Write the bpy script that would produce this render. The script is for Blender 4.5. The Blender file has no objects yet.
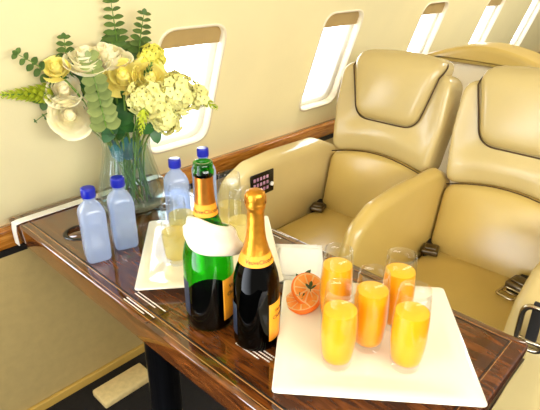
import bpy, bmesh, math, random
from mathutils import Vector, Matrix
random.seed(7)
S = bpy.context.scene
C = S.collection
PI = math.pi
T = 0.735                                   # table top height

# ------------------------------------------------------------------ camera
YAW, PITCH, ROLL, FOC = math.radians(43.46556), math.radians(25.36907), math.radians(-0.24787), 512.375
EYE = Vector((-0.44326, -1.47662, 1.415))
fw = Vector((math.cos(PITCH)*math.cos(YAW), math.cos(PITCH)*math.sin(YAW), -math.sin(PITCH)))
r0 = Vector((math.sin(YAW), -math.cos(YAW), 0)); d0 = fw.cross(r0)
cr = r0*math.cos(ROLL) + d0*math.sin(ROLL); cd = -r0*math.sin(ROLL) + d0*math.cos(ROLL)
cam = bpy.data.objects.new('camera', bpy.data.cameras.new('camera'))
m = Matrix((cr, -cd, -fw)).transposed().to_4x4(); m.translation = EYE
cam.matrix_world = m
cam.data.sensor_fit = 'HORIZONTAL'; cam.data.sensor_width = 36.0; cam.data.lens = FOC*36/540
cam.data.clip_start = 0.02
C.objects.link(cam); S.camera = cam

# ------------------------------------------------------------------ world, lights, exposure
W = bpy.data.worlds.new('daylight'); S.world = W; W.use_nodes = True
wn, wl = W.node_tree.nodes, W.node_tree.links
bg = wn['Background']
tc = wn.new('ShaderNodeTexCoord'); sep = wn.new('ShaderNodeSeparateXYZ'); rp = wn.new('ShaderNodeValToRGB')
wl.new(tc.outputs['Generated'], sep.inputs[0]); 
mr = wn.new('ShaderNodeMapRange'); mr.inputs[1].default_value = -0.35; mr.inputs[2].default_value = 0.35
wl.new(sep.outputs['Y'], mr.inputs[0]); wl.new(mr.outputs[0], rp.inputs[0])
rp.color_ramp.elements[0].color = (0.34, 0.32, 0.28, 1)     # the rest of the cabin, across the aisle
rp.color_ramp.elements[1].color = (7.0, 7.4, 8.0, 1)        # bright overcast sky outside the windows
wl.new(rp.outputs[0], bg.inputs['Color']); bg.inputs['Strength'].default_value = 1.0

def area(name, loc, aim, sx, sy, power, col):
    l = bpy.data.lights.new(name, 'AREA'); l.shape = 'RECTANGLE'; l.size = sx; l.size_y = sy
    l.energy = power; l.color = col
    o = bpy.data.objects.new(name, l); o.location = loc
    o.rotation_euler = (Vector(aim)-Vector(loc)).to_track_quat('-Z', 'Y').to_euler()
    C.objects.link(o); return o
area('aisle_window_daylight', (-0.3, -2.7, 1.6), (0.4, 0.1, 1.0), 2.4, 0.5, 42, (1.0, 0.98, 0.94))
area('ceiling_wash_light', (0.55, -0.85, 1.86), (0.55, -0.75, 0.0), 2.4, 0.3, 27, (1.0, 0.94, 0.83))
area('rear_fill_light', (2.9, -1.1, 1.82), (2.9, -0.5, 0.8), 1.6, 0.3, 22, (1.0, 0.94, 0.82))  # unseen fill added to brighten the far wall and rear cabin
S.view_settings.view_transform = 'Standard'; S.view_settings.look = 'None'
S.view_settings.exposure = 0.48; S.view_settings.gamma = 1.0; S.view_settings.use_curve_mapping = False
try:
    S.cycles.use_denoising = True
    S.cycles.transparent_max_bounces = 24; S.cycles.max_bounces = 14; S.cycles.transmission_bounces = 12
except Exception: pass

# ------------------------------------------------------------------ materials
def lin(h):
    h = h.lstrip('#'); o = []
    for i in (0, 2, 4):
        c = int(h[i:i+2], 16)/255; o.append(c/12.92 if c <= .04045 else ((c+.055)/1.055)**2.4)
    return (*o, 1)
def mat(name, col, rough=.5, vary=.06, scale=20, bump=0, metal=0, coat=0, sss=0, stretch=(1,1,1), col2=None, spec=.5, bscale=None):
    M = bpy.data.materials.new(name); M.use_nodes = True
    n, l = M.node_tree.nodes, M.node_tree.links; p = n['Principled BSDF']
    t = n.new('ShaderNodeTexCoord'); mp = n.new('ShaderNodeMapping'); mp.inputs['Scale'].default_value = stretch
    l.new(t.outputs['Object'], mp.inputs['Vector'])
    nz = n.new('ShaderNodeTexNoise'); nz.inputs['Scale'].default_value = scale; nz.inputs['Detail'].default_value = 5
    l.new(mp.outputs[0], nz.inputs['Vector'])
    r = n.new('ShaderNodeValToRGB'); a = lin(col)
    b = lin(col2) if col2 else tuple(min(1, c*(1+vary)) for c in a[:3])+(1,)
    if not col2: a = tuple(c*(1-vary) for c in a[:3])+(1,)
    r.color_ramp.elements[0].color = a; r.color_ramp.elements[1].color = b
    r.color_ramp.elements[0].position = .3; r.color_ramp.elements[1].position = .7
    l.new(nz.outputs['Fac'], r.inputs[0]); l.new(r.outputs[0], p.inputs['Base Color'])
    p.inputs['Roughness'].default_value = rough; p.inputs['Metallic'].default_value = metal
    p.inputs['Coat Weight'].default_value = coat; p.inputs['Coat Roughness'].default_value = .03
    p.inputs['Specular IOR Level'].default_value = spec
    if sss:
        p.inputs['Subsurface Weight'].default_value = sss; p.inputs['Subsurface Radius'].default_value = (1, .6, .3); p.inputs['Subsurface Scale'].default_value = .012
    if bump:
        nb = n.new('ShaderNodeTexNoise'); nb.inputs['Scale'].default_value = bscale or scale*6; nb.inputs['Detail'].default_value = 3
        l.new(mp.outputs[0], nb.inputs['Vector'])
        bp = n.new('ShaderNodeBump'); bp.inputs['Strength'].default_value = bump; bp.inputs['Distance'].default_value = .002
        l.new(nb.outputs['Fac'], bp.inputs['Height']); l.new(bp.outputs[0], p.inputs['Normal'])
    return M
def thin_glass(name, tint, gloss_rough=.02, milk=0, milk_col='#ffffff', edge=1.45):
    """thin clear wall: straight transmission tinted by the wall, a fresnel reflection, optionally a cloudy share"""
    M = bpy.data.materials.new(name); M.use_nodes = True
    n, l = M.node_tree.nodes, M.node_tree.links; n.remove(n['Principled BSDF']); out = n['Material Output']
    tr = n.new('ShaderNodeBsdfTransparent')
    nz = n.new('ShaderNodeTexNoise'); nz.inputs['Scale'].default_value = 9
    tcn = n.new('ShaderNodeTexCoord'); l.new(tcn.outputs['Object'], nz.inputs['Vector'])
    r = n.new('ShaderNodeValToRGB'); t = lin(tint)
    r.color_ramp.elements[0].color = tuple(c*.97 for c in t[:3])+(1,); r.color_ramp.elements[1].color = t
    l.new(nz.outputs['Fac'], r.inputs[0]); l.new(r.outputs[0], tr.inputs['Color'])
    gl = n.new('ShaderNodeBsdfGlossy'); gl.inputs['Roughness'].default_value = gloss_rough; gl.inputs['Color'].default_value = (1,1,1,1)
    lw = n.new('ShaderNodeLayerWeight'); pw = n.new('ShaderNodeMath'); pw.operation = 'POWER'; pw.inputs[1].default_value = 4.0
    l.new(lw.outputs['Facing'], pw.inputs[0]); fr = n.new('ShaderNodeMapRange'); f0 = ((edge-1)/(edge+1))**2
    fr.inputs[3].default_value = f0; fr.inputs[4].default_value = .75*min(1, f0/.034); l.new(pw.outputs[0], fr.inputs[0])
    mx = n.new('ShaderNodeMixShader'); l.new(fr.outputs[0], mx.inputs[0])
    src = tr
    if milk:
        df = n.new('ShaderNodeBsdfTranslucent'); df.inputs['Color'].default_value = lin(milk_col)
        d2 = n.new('ShaderNodeBsdfDiffuse'); d2.inputs['Color'].default_value = lin(milk_col)
        ma = n.new('ShaderNodeMixShader'); ma.inputs[0].default_value = .5
        l.new(df.outputs[0], ma.inputs[1]); l.new(d2.outputs[0], ma.inputs[2])
        mb = n.new('ShaderNodeMixShader'); mb.inputs[0].default_value = milk
        l.new(tr.outputs[0], mb.inputs[1]); l.new(ma.outputs[0], mb.inputs[2]); src = mb
    l.new(src.outputs[0], mx.inputs[1]); l.new(gl.outputs[0], mx.inputs[2]); l.new(mx.outputs[0], out.inputs['Surface'])
    return M
def wood(name, dark, mid, light, rough=.08, coat=1.0):
    M = mat(name, dark, rough, coat=coat)
    n, l = M.node_tree.nodes, M.node_tree.links; p = n['Principled BSDF']
    r = [x for x in n if x.type == 'VALTORGB'][0]; nz = [x for x in n if x.type == 'TEX_NOISE'][0]; mp = [x for x in n if x.type == 'MAPPING'][0]
    mp.inputs['Scale'].default_value = (9, 1.2, 9); nz.inputs['Scale'].default_value = 7; nz.inputs['Detail'].default_value = 9; nz.inputs['Distortion'].default_value = 1.2
    e = r.color_ramp.elements; e[0].color = lin(dark); e[0].position = .3; e[1].color = lin(light); e[1].position = .74
    if 'rail' in name: mp.inputs['Scale'].default_value = (1.0, 9, 14)
    k = e.new(.52); k.color = lin(mid)
    return M
M = {}
M['wall'] = mat('cream_wall_panel', '#f3e6b4', .5, .02, 6, bump=.12, bscale=160)
M['lower'] = mat('tan_lower_wall_fabric', '#bda66c', .8, .05, 30, bump=.25)
M['ceiling'] = mat('pale_ceiling', '#f4ead2', .7, .02, 6)
M['carpet'] = mat('dark_carpet', '#14100c', .95, .3, 60, bump=.6)
M['pad'] = mat('cream_carpet', '#e6cd8e', .9, .08, 60, bump=.4)
M['trim'] = mat('gold_tan_trim', '#cfa951', .5, .05, 20)
M['frame'] = mat('white_window_bezel', '#f7f4ea', .35, .02, 10)
M['shade'] = mat('tan_window_shade', '#b79a62', .6, .05, 20)
M['reveal'] = mat('cream_window_reveal', '#f3e6c8', .45, .02, 10)
M['leather'] = mat('cream_tan_leather', '#c7b176', .27, .05, 5, bump=.10, bscale=260, spec=.8)
M['leather_shade'] = mat('shaded_golden_leather', '#c6a95c', .28, .06, 5, bump=.10, bscale=260, spec=.8)  # same seat leather, with its golden shade put into the colour
M['shell'] = mat('cream_seat_shell', '#efe2c2', .4, .03, 6)
M['seam'] = mat('dark_brown_seam', '#4a3410', .7, .1, 30)
M['belt'] = mat('black_belt_webbing', '#16130f', .7, .1, 60, bump=.3)
M['steel'] = mat('dark_nickel', '#6e6250', .28, .1, 20, metal=1)
M['chrome'] = mat('polished_nickel', '#b9ab92', .18, .06, 20, metal=1)
M['black'] = mat('black_gloss', '#0b0b0c', .22, .1, 20)
M['wood'] = wood('walnut_veneer', '#2f1406', '#5a2e0d', '#86491a')
M['rail'] = wood('golden_walnut_rail', '#8a4e18', '#b87428', '#d89a48', .2, .6)
M['inlay'] = mat('pale_inlay_line', '#a87a48', .15, .03, 20, coat=1)
M['dark'] = mat('dark_groove', '#0d0704', .5, .1, 20)
M['strap'] = mat('white_rubber_strap', '#f2efe6', .5, .03, 30)
M['print'] = mat('white_printed_ink', '#f0ece0', .5, .02, 30)
M['pole'] = mat('black_metal_pole', '#15161a', .3, .1, 12, metal=.6)
M['china'] = mat('white_glazed_china', '#f5ecd4', .10, .015, 8, coat=.5)
M['linen'] = mat('white_linen', '#ece2c8', .85, .03, 40, bump=.4, bscale=300)
M['paper'] = mat('white_paper_napkin', '#fbf8f0', .9, .02, 40, bump=.2)
M['glass'] = thin_glass('clear_glass', '#fbfcfc', edge=1.3)
M['vase'] = thin_glass('clear_fluted_glass', '#f6fafa', .03, edge=1.6)
M['water'] = thin_glass('clear_water', '#eff8f8', .02, edge=1.15)
M['juice'] = mat('orange_juice', '#ffa306', .35, .03, 14, sss=.12, col2='#ffae12')
M['foam'] = mat('juice_surface_foam', '#ffc52c', .5, .03, 60)
M['fizz'] = thin_glass('pale_gold_wine', '#fff4c4', .02, milk=.38, milk_col='#fff3b4', edge=1.2)
M['pet'] = thin_glass('clear_pet_bottle', '#c4dafc', .05, milk=.45, milk_col='#e4edff')
M['bluecap'] = mat('royal_blue_plastic', '#1220a8', .3, .06, 20)
M['bottle'] = thin_glass('green_bottle_glass', '#5cd048', .03)
M['bottle_full'] = thin_glass('dark_green_bottle_glass', '#12280d', .03, edge=1.3)
M['foil'] = mat('gold_foil', '#d6922a', .3, .12, 40, bump=.5, metal=.85, bscale=120)
M['copper'] = mat('copper_gold_foil', '#c67d2c', .3, .12, 40, bump=.3, metal=.85, bscale=120)
M['label'] = mat('orange_yellow_label', '#f7a01c', .55, .03, 30)
M['ink'] = mat('dark_brown_ink', '#3a1c06', .6, .05, 30)
M['backlabel'] = mat('dark_blue_back_label', '#131f33', .5, .1, 30)
M['oskin'] = mat('orange_peel', '#ff7a08', .45, .05, 40, bump=.4)
M['oflesh'] = mat('orange_flesh', '#ff8b1a', .4, .05, 30, sss=.2, col2='#ffa544')
M['opith'] = mat('orange_pith', '#ffc987', .6, .03, 30)
M['herb'] = mat('dark_green_herb', '#2d4a14', .6, .2, 40)
M['cream_rose'] = mat('cream_white_petal', '#fdf2cb', .6, .04, 14, sss=.2)
M['yellow_rose'] = mat('pale_yellow_petal', '#f9ea86', .6, .06, 14, sss=.2)
M['floret'] = mat('lemon_floret', '#efe994', .6, .10, 30, sss=.15)
M['lemon'] = mat('yellow_green_floret', '#e3dc58', .6, .12, 30)
M['eye'] = mat('floret_centre', '#6b6a1a', .6, .1, 30)
M['euc'] = mat('grey_green_leaf', '#3b5a20', .5, .2, 18, col2='#5b7a34')
M['euc_light'] = mat('sage_leaf', '#748449', .5, .15, 18, col2='#98a562')
M['leaf'] = mat('deep_green_leaf', '#1e4a1e', .45, .2, 18, col2='#2f6a28')
M['lime'] = mat('lime_green_bud', '#a8b820', .55, .15, 30, col2='#c3cc3a')
M['stem'] = mat('green_stem', '#4d7a26', .5, .15, 20, col2='#7da23a')

# ------------------------------------------------------------------ mesh helpers
def obj(name, bm, m, parent=None, smooth=True, mods=None, weld=False):
    me = bpy.data.meshes.new(name)
    if weld: bmesh.ops.remove_doubles(bm, verts=bm.verts[:], dist=1e-6)
    bmesh.ops.recalc_face_normals(bm, faces=bm.faces[:])
    bm.to_mesh(me); bm.free()
    if smooth:
        for p in me.polygons: p.use_smooth = True
    for x in (m if isinstance(m, (list, tuple)) else [m]): me.materials.append(x)
    o = bpy.data.objects.new(name, me); C.objects.link(o)
    if parent:
        o.parent = parent; o.matrix_parent_inverse = Matrix.Identity(4)
    return o
def thing(name, label, cat, loc=(0,0,0), rz=0, group=None):
    o = bpy.data.objects.new(name, None); o.location = loc; o.rotation_euler = (0,0,rz); o.empty_display_size = .05
    C.objects.link(o); return tag(o, label, cat, group)
def tag(o, label, cat, group=None):
    o['label'] = label; o['category'] = cat
    if group: o['group'] = group
    return o
def struct(name, bm, m, parent=None, smooth=False, label=None):
    o = obj(name, bm, m, parent, smooth)
    if parent is None: o['kind'] = 'structure'
    if label: o['label'] = label
    return o
def B(): return bmesh.new()
def box(bm, lo, hi, bev=0, seg=3, mtx=None, mi=0):
    vs = [bm.verts.new((x,y,z)) for x in (lo[0],hi[0]) for y in (lo[1],hi[1]) for z in (lo[2],hi[2])]
    fs = [bm.faces.new([vs[i] for i in q]) for q in ((0,1,3,2),(4,6,7,5),(0,4,5,1),(2,3,7,6),(0,2,6,4),(1,5,7,3))]
    for f in fs: f.material_index = mi
    allv = vs
    if bev:
        es = list({e for f in fs for e in f.edges})
        r = bmesh.ops.bevel(bm, geom=es, offset=bev, segments=seg, affect='EDGES', profile=.5)
        allv = list({v for f in r['faces'] for v in f.verts} | {v for v in vs if v.is_valid})
    if mtx is not None:
        for v in allv: v.co = mtx @ v.co
    return bm
def lathe(bm, prof, seg=32, cap0=True, cap1=True, f=None, mi=0, ctr=(0,0,0)):
    rings = []
    for r, z in prof:
        ring = []
        for i in range(seg):
            a = 2*PI*i/seg
            rr = r if f is None else f(r, z, a)
            ring.append(bm.verts.new((ctr[0]+rr*math.cos(a), ctr[1]+rr*math.sin(a), ctr[2]+z)))
        rings.append(ring)
    for a, b in zip(rings, rings[1:]):
        for i in range(seg):
            q = bm.faces.new((a[i], a[(i+1)%seg], b[(i+1)%seg], b[i])); q.material_index = mi
    if cap0: bm.faces.new(rings[0][::-1]).material_index = mi
    if cap1: bm.faces.new(rings[-1]).material_index = mi
    return bm
def tube(bm, pts, r, seg=8, cap=True, mi=0):
    pts = [Vector(p) for p in pts]; n = len(pts); rings = []
    rs = r if isinstance(r, (list, tuple)) else [r]*n
    up = None
    for i, p in enumerate(pts):
        t = (pts[min(i+1,n-1)]-pts[max(i-1,0)]).normalized()
        if up is None: up = Vector((0,0,1)) if abs(t.z) < .9 else Vector((1,0,0))
        s = t.cross(up).normalized(); u = s.cross(t).normalized(); up = u
        rings.append([bm.verts.new(p+(s*math.cos(2*PI*k/seg)+u*math.sin(2*PI*k/seg))*rs[i]) for k in range(seg)])
    for a, b in zip(rings, rings[1:]):
        for k in range(seg): bm.faces.new((a[k], a[(k+1)%seg], b[(k+1)%seg], b[k])).material_index = mi
    if cap:
        bm.faces.new(rings[0][::-1]).material_index = mi; bm.faces.new(rings[-1]).material_index = mi
    return bm
def loop_tube(bm, pts, r, seg=8, mi=0):
    pts = [Vector(p) for p in pts]; n = len(pts); rings = []
    nrm = sum(((pts[i]-pts[0]).cross(pts[(i+1)%n]-pts[0]) for i in range(n)), Vector()).normalized()
    for i, p in enumerate(pts):
        t = (pts[(i+1)%n]-pts[i-1]).normalized(); s = t.cross(nrm).normalized()
        rings.append([bm.verts.new(p+(s*math.cos(2*PI*k/seg)+nrm*math.sin(2*PI*k/seg))*r) for k in range(seg)])
    for i in range(n):
        a, b = rings[i], rings[(i+1)%n]
        for k in range(seg): bm.faces.new((a[k], a[(k+1)%seg], b[(k+1)%seg], b[k])).material_index = mi
    return bm
def rpoly(pts, rad, n=6):
    """polygon with rounded corners; rad one number or one per corner"""
    out = []; k = len(pts); pts = [Vector(p) for p in pts]
    for i, p in enumerate(pts):
        r = rad[i] if isinstance(rad, (list, tuple)) else rad
        a, b = pts[i-1]-p, pts[(i+1)%k]-p
        if r <= 0: out.append(p.copy()); continue
        ang = a.angle(b); d = min(r/math.tan(ang/2), a.length*.49, b.length*.49)
        p0, p1 = p+a.normalized()*d, p+b.normalized()*d
        for j in range(n+1):
            t = j/n; out.append(p0*(1-t)**2 + p*2*t*(1-t) + p1*t*t)
    return out
def resample(pts, step):
    out = []; n = len(pts)
    for i in range(n):
        a, b = pts[i], pts[(i+1)%n]; L = (b-a).length; k = max(1, int(math.ceil(L/step)))
        for j in range(k): out.append(a+(b-a)*(j/k))
    return out
def puff(bm, outline, t0, t1, r, b0=0, b1=0, f=lambda p, w: (p.x, p.y, w), step=.04, rings=6):
    """a slab with the 2-D outline between w=t0 and w=t1, edges rounded by r, faces bulged by b0/b1"""
    o = resample([Vector((p[0], p[1])) for p in outline], step); n = len(o)
    area2 = sum(o[i].x*o[(i+1)%n].y-o[(i+1)%n].x*o[i].y for i in range(n))
    if area2 < 0: o = o[::-1]
    c = sum(o, Vector((0,0)))/n
    nr = []
    for i in range(n):
        t = (o[(i+1)%n]-o[i-1]).normalized(); nr.append(Vector((t.y, -t.x)))
    half = (t1-t0)/2; r1 = min(r, half)
    xa, xb = min(p.x for p in o), max(p.x for p in o); ya, yb = min(p.y for p in o), max(p.y for p in o)
    def g(p):
        u, v = (2*p.x-xa-xb)/(xb-xa), (2*p.y-ya-yb)/(yb-ya)
        return max(0, 1-abs(u)**2.6)*max(0, 1-abs(v)**2.6)
    k0 = 1-r1/(.5*min(xb-xa, yb-ya))
    def ringpts(inset, scale):
        b = max(0, min(1, (scale-.6)/.4))
        return [c+((o[i]-nr[i]*inset-c)*b+(o[i]-c)*k0*(1-b))*scale for i in range(n)]
    lay = []
    N = 5
    for s in (.15, .3, .45, .6, .72, .83, .93): lay.append((r1, s, t0, -b0))
    for j in range(N+1):
        a = PI/2*j/N; lay.append((r1*(1-math.sin(a)), 1, t0+r1*(1-math.cos(a)), -b0*(1-j/N)))
    for j in range(N+1):
        a = PI/2*j/N; lay.append((r1*(1-math.cos(a)), 1, t1-r1*(1-math.sin(a)), b1*j/N))
    for s in (.93, .83, .72, .6, .45, .3, .15): lay.append((r1, s, t1, b1))
    vr = []
    for ins, sc, w, bb in lay:
        vr.append([bm.verts.new(f(p, w+bb*g(p))) for p in ringpts(ins, sc)])
    v0 = bm.verts.new(f(c, t0-b0)); v1 = bm.verts.new(f(c, t1+b1))
    for a, b in zip(vr, vr[1:]):
        for i in range(n): bm.faces.new((a[i], a[(i+1)%n], b[(i+1)%n], b[i]))
    for i in range(n):
        bm.faces.new((v0, vr[0][(i+1)%n], vr[0][i])); bm.faces.new((v1, vr[-1][i], vr[-1][(i+1)%n]))
    return bm
def boolean_cut(o, cutters):
    for c in cutters:
        md = o.modifiers.new('cut', 'BOOLEAN'); md.operation = 'DIFFERENCE'; md.object = c; md.solver = 'EXACT'
    dg = bpy.context.evaluated_depsgraph_get(); ev = o.evaluated_get(dg)
    me = bpy.data.meshes.new_from_object(ev); o.modifiers.clear(); o.data = me
    for c in cutters: bpy.data.objects.remove(c)

# ------------------------------------------------------------------ structure: side wall, ceiling, floor
SL = -0.336                                                    # inward lean of the window panel
def wy(z): return SL*(z-T-0.058)
zt = T+0.62
prof = [(0.033, T-0.036), (wy(T+.03), T+.03), (wy(T+.2), T+.2), (wy(T+.4), T+.4), (wy(zt), zt)]
y, z, ang = wy(zt), zt, math.atan2(1, SL)
for i in range(12):
    ang += math.radians(5.6); y += math.cos(ang)*.075; z += math.sin(ang)*.075; prof.append((y, z))
X0, X1 = -1.6, 5.2
def strip(profile, th, x0, x1, bm=None):
    bm = bm or B(); n = len(profile)
    outer = []
    for i, (y, z) in enumerate(profile):
        a = Vector(profile[min(i+1,n-1)])-Vector(profile[max(i-1,0)]); a.normalize()
        outer.append((y+a.y*th, z-a.x*th))
    ring = list(profile)+outer[::-1]
    A = [bm.verts.new((x0,y,z)) for y, z in ring]; D = [bm.verts.new((x1,y,z)) for y, z in ring]
    k = len(ring)
    for i in range(k): bm.faces.new((A[i], A[(i+1)%k], D[(i+1)%k], D[i]))
    for i in range(n-1):
        bm.faces.new((A[i], A[i+1], A[k-2-i], A[k-1-i])); bm.faces.new((D[i], D[i+1], D[k-2-i], D[k-1-i]))
    return bm
wall = struct('wall_side', strip(prof, .05, X0, X1), M['wall'], smooth=False)
# window frame of reference: q along X, s up the leaning panel, n out of the cabin
up = Vector((0, SL, 1)).normalized(); out = Vector((0, 1, -SL)).normalized()
def wp(x, s, n): return Vector((x, wy(T), T)) + up*s + out*n
WR = [0.755 + .802*k for k in range(-2, 6)]               # where each window's right-hand edge stands
WW, S0, S1 = .270, 0.070, .524
def wout(xr, g=0): return rpoly([(xr-WW-g, S0-g), (xr+g, S0-g), (xr+g, S1+g), (xr-WW-g, S1+g)], .062+g*.6, 7)
cut = []
for xr in WR:
    bm = B(); o2 = wout(xr)
    a = [bm.verts.new(wp(p.x, p.y, -.04)) for p in o2]; b = [bm.verts.new(wp(p.x, p.y, .12)) for p in o2]; n = len(o2)
    for i in range(n): bm.faces.new((a[i], a[(i+1)%n], b[(i+1)%n], b[i]))
    bm.faces.new(a[::-1]); bm.faces.new(b)
    cut.append(obj('cutter', bm, M['wall']))
boolean_cut(wall, cut)
def ring_face(bm, o_a, n_a, o_b, n_b):
    a = [bm.verts.new(wp(p.x, p.y, n_a)) for p in o_a]; b = [bm.verts.new(wp(p.x, p.y, n_b)) for p in o_b]; n = len(a)
    for i in range(n): bm.faces.new((a[i], a[(i+1)%n], b[(i+1)%n], b[i]))
def winner(xr, l, r, b, t, rad): return rpoly([(xr-WW+l, S0+b), (xr-r, S0+b), (xr-r, S1-t), (xr-WW+l, S1-t)], rad, 7)
for k, xr in enumerate(WR):
    w = bpy.data.objects.new('window_%d' % (k+1), None); C.objects.link(w); w['kind'] = 'structure'
    w['label'] = 'rounded oblong cabin window with white bezel and tan shade edge'
    bm = B(); inn = winner(xr, .022, .030, .022, .030, .055)
    ring_face(bm, wout(xr, .004), -.003, wout(xr, -.004), -.003); ring_face(bm, wout(xr, -.004), -.003, wout(xr, -.006), .03)
    ring_face(bm, wout(xr, .004), -.003, wout(xr, .004), .01)
    obj('window_reveal', bm, M['reveal'], w, weld=True)
    bm = B(); a = winner(xr, .004, .004, .004, .004, .06); c2 = winner(xr, .030, .036, .030, .036, .05)
    ring_face(bm, a, .028, inn, .034); ring_face(bm, inn, .034, c2, .046); ring_face(bm, c2, .046, c2, .06); ring_face(bm, a, .028, a, .06); ring_face(bm, a, .06, c2, .06)
    obj('window_bezel', bm, M['frame'], w, weld=True)
    bm = B(); top = [p for p in winner(xr, .005, .007, .3, .004, .058)]
    sh = [p for p in rpoly([(xr-WW+.006, S1-.072), (xr-.008, S1-.072), (xr-.008, S1-.006), (xr-WW+.006, S1-.006)], [.002,.002,.055,.055], 7)]
    puff(bm, sh, .016, .024, .003, f=lambda p, v: wp(p.x, p.y, v))
    obj('window_shade', bm, M['shade'], w)
    bm = B(); vs = [bm.verts.new(wp(p.x, p.y, .052)) for p in winner(xr, .028, .034, .028, .034, .05)]; bm.faces.new(vs)
    obj('window_pane', bm, M['glass'], w)
bm = B(); low = [(0.0, 0.03), (0.0, T-.125), (.03, T-.12), (.03, T-.03)]
strip([(0.005, -.01), (0.005, T-.12)], .05, X0, X1, bm); struct('wall_lower', bm, M['lower'])
bm = B(); o2 = rpoly([(0.0, T-.099), (0.0, T-.034), (.045, T-.034), (.045, T-.099)], [.012,.012,0,0], 4)
a = [bm.verts.new((X0, p.x, p.y)) for p in o2]; b = [bm.verts.new((X1, p.x, p.y)) for p in o2]; n = len(o2)
for i in range(n): bm.faces.new((a[i], a[(i+1)%n], b[(i+1)%n], b[i]))
struct('trim_1', bm, M['rail'], smooth=True, label='golden walnut rail along the side wall under the windows')
bm = B(); box(bm, (X0, .004, T-.12), (X1, .03, T-.0995)); struct('rail_shadow_strip', bm, M['dark'], label='dark strip standing in for the shadow line under the wooden rail')  # solid dark strip paints the shadow line below the rail
bm = B(); box(bm, (X0, -.012, .0), (X1, .004, .034), .004); struct('baseboard_side', bm, M['trim'])
bm = B(); box(bm, (X0, -3.2, -.05), (X1, .06, 0)); struct('floor', bm, M['carpet'])
bm = B(); ye, ze = prof[-1]; box(bm, (X0, -2.3, ze-.012), (X1, ye+.02, ze+.04)); struct('ceiling', bm, M['ceiling'])
bm = B(); box(bm, (X1, -3.2, -.05), (X1+.06, .15, 2.2)); struct('wall_far', bm, M['wall'])

# ------------------------------------------------------------------ table
tb = thing('fold_out_table', 'long glossy walnut table with pale inlay lines jutting out from the cabin wall', 'table')
bm = B(); LX, LY, TH = .496, -1.30, .062
puff(bm, rpoly([(0.0, 0.0), (LX, 0.0), (LX, LY), (0.0, LY)], [.006,.006,.012,.012], 5), T-TH, T, .007, f=lambda p, w: (p.x, p.y-.0005, w), step=.2)
top = obj('table_top', bm, M['wood'], tb, smooth=True)
def flat_line(bm, p, q, w, z, h=.0006):
    p, q = Vector((*p, z)), Vector((*q, z)); d = (q-p).normalized(); s = Vector((-d.y, d.x, 0))*(w/2)
    lo = [p-s, p+s, q+s, q-s]; v = [bm.verts.new(c) for c in lo]+[bm.verts.new(c+Vector((0,0,h))) for c in lo]
    for f in ((4,5,6,7),(0,1,5,4),(1,2,6,5),(2,3,7,6),(3,0,4,7)): bm.faces.new([v[i] for i in f])
def inlay(w, off, z):
    bm = B(); x0, x1, y1 = .030+off, .474-off, LY+.028+off
    flat_line(bm, (x0, -.012), (x0, y1), w, z); flat_line(bm, (x0, y1), (x1, y1), w*.6, z); flat_line(bm, (x1, y1), (x1, -.012), w*.6, z)
    return bm
obj('inlay_line', inlay(.0022, 0, T), M['inlay'], top, smooth=False)
obj('dark_groove', inlay(.003, .004, T), M['dark'], top, smooth=False)
bm = B(); flat_line(bm, (.012, -.002), (.012, LY+.03), .0016, T-.0004); obj('inlay_line', bm, M['inlay'], top, smooth=False)
bm = B(); flat_line(bm, (.002, -.70), (.494, -.70), .0014, T); obj('leaf_joint', bm, M['dark'], top, smooth=False)
# lower apron of the outer leaf
bm = B(); puff(bm, rpoly([(0.02, LY+.02), (LX-.02, LY+.02), (LX-.02, -.97), (.02, -.97)], .02, 4), T-TH-.028, T-TH, .006, step=.2)
obj('table_apron', bm, M['wood'], tb)
bm = B(); tube(bm, [(LX+.0005, -.78, T-.03), (LX+.0005, LY+.05, T-.03)], .002, 6); tube(bm, [(.02, LY-.0005, T-.03), (LX-.02, LY-.0005, T-.03)], .002, 6)
obj('edge_bead', bm, M['steel'], tb)
# leg
lg = B(); lathe(lg, [(.15, 0), (.15, .012), (.14, .018), (.045, .03), (.039, .05), (.039, T-TH-.012), (.06, T-TH-.01), (.06, T-TH+.001)], 32, ctr=(.092, -.6, 0))
obj('leg', lg, M['pole'], tb)
# recessed cup holders
for cx, cy in ((.105, -.235), (.372, -.245)):
    bm = B(); lathe(bm, [(.036, .0), (.036, .002), (.043, .0035), (.047, .002), (.048, 0)], 40, False, False, ctr=(cx, cy, T)); 
    h = obj('cup_holder', bm, M['black'], tb)
    bm = B(); lathe(bm, [(.0365, .0), (.0365, .0012)], 40, ctr=(cx, cy, T)); obj('cup_holder_floor', bm, M['wood'], h)
# small white printed notices (unreadable at this size)
def notice(x, y, rows, w, rz):
    bm = B(); rnd = random.Random(int(x*1000)+rows)
    for r in range(rows):
        u = 0; L = w*(1 if r < rows-1 else .75)
        while u < L:
            k = rnd.uniform(.0025, .006)
            c = Matrix.Translation((x, y, 0)) @ Matrix.Rotation(rz, 4, 'Z')
            p = c @ Vector((u, -r*.0075, 0)); q = c @ Vector((min(u+k, L), -r*.0075, 0))
            flat_line(bm, (p.x, p.y), (q.x, q.y), .0028, T, .0004); u += k+.0013
    return obj('printed_notice', bm, M['print'], tb, smooth=False)
notice(.025, -.592, 2, .105, -PI/2); notice(.054, -.592, 2, .105, -PI/2)
notice(.112, -.880, 4, .085, -PI/2); notice(.139, -.888, 2, .05, -PI/2)
notice(.485, -.60, 1, .09, -PI/2); notice(.464, -.60, 1, .08, -PI/2)

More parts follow.
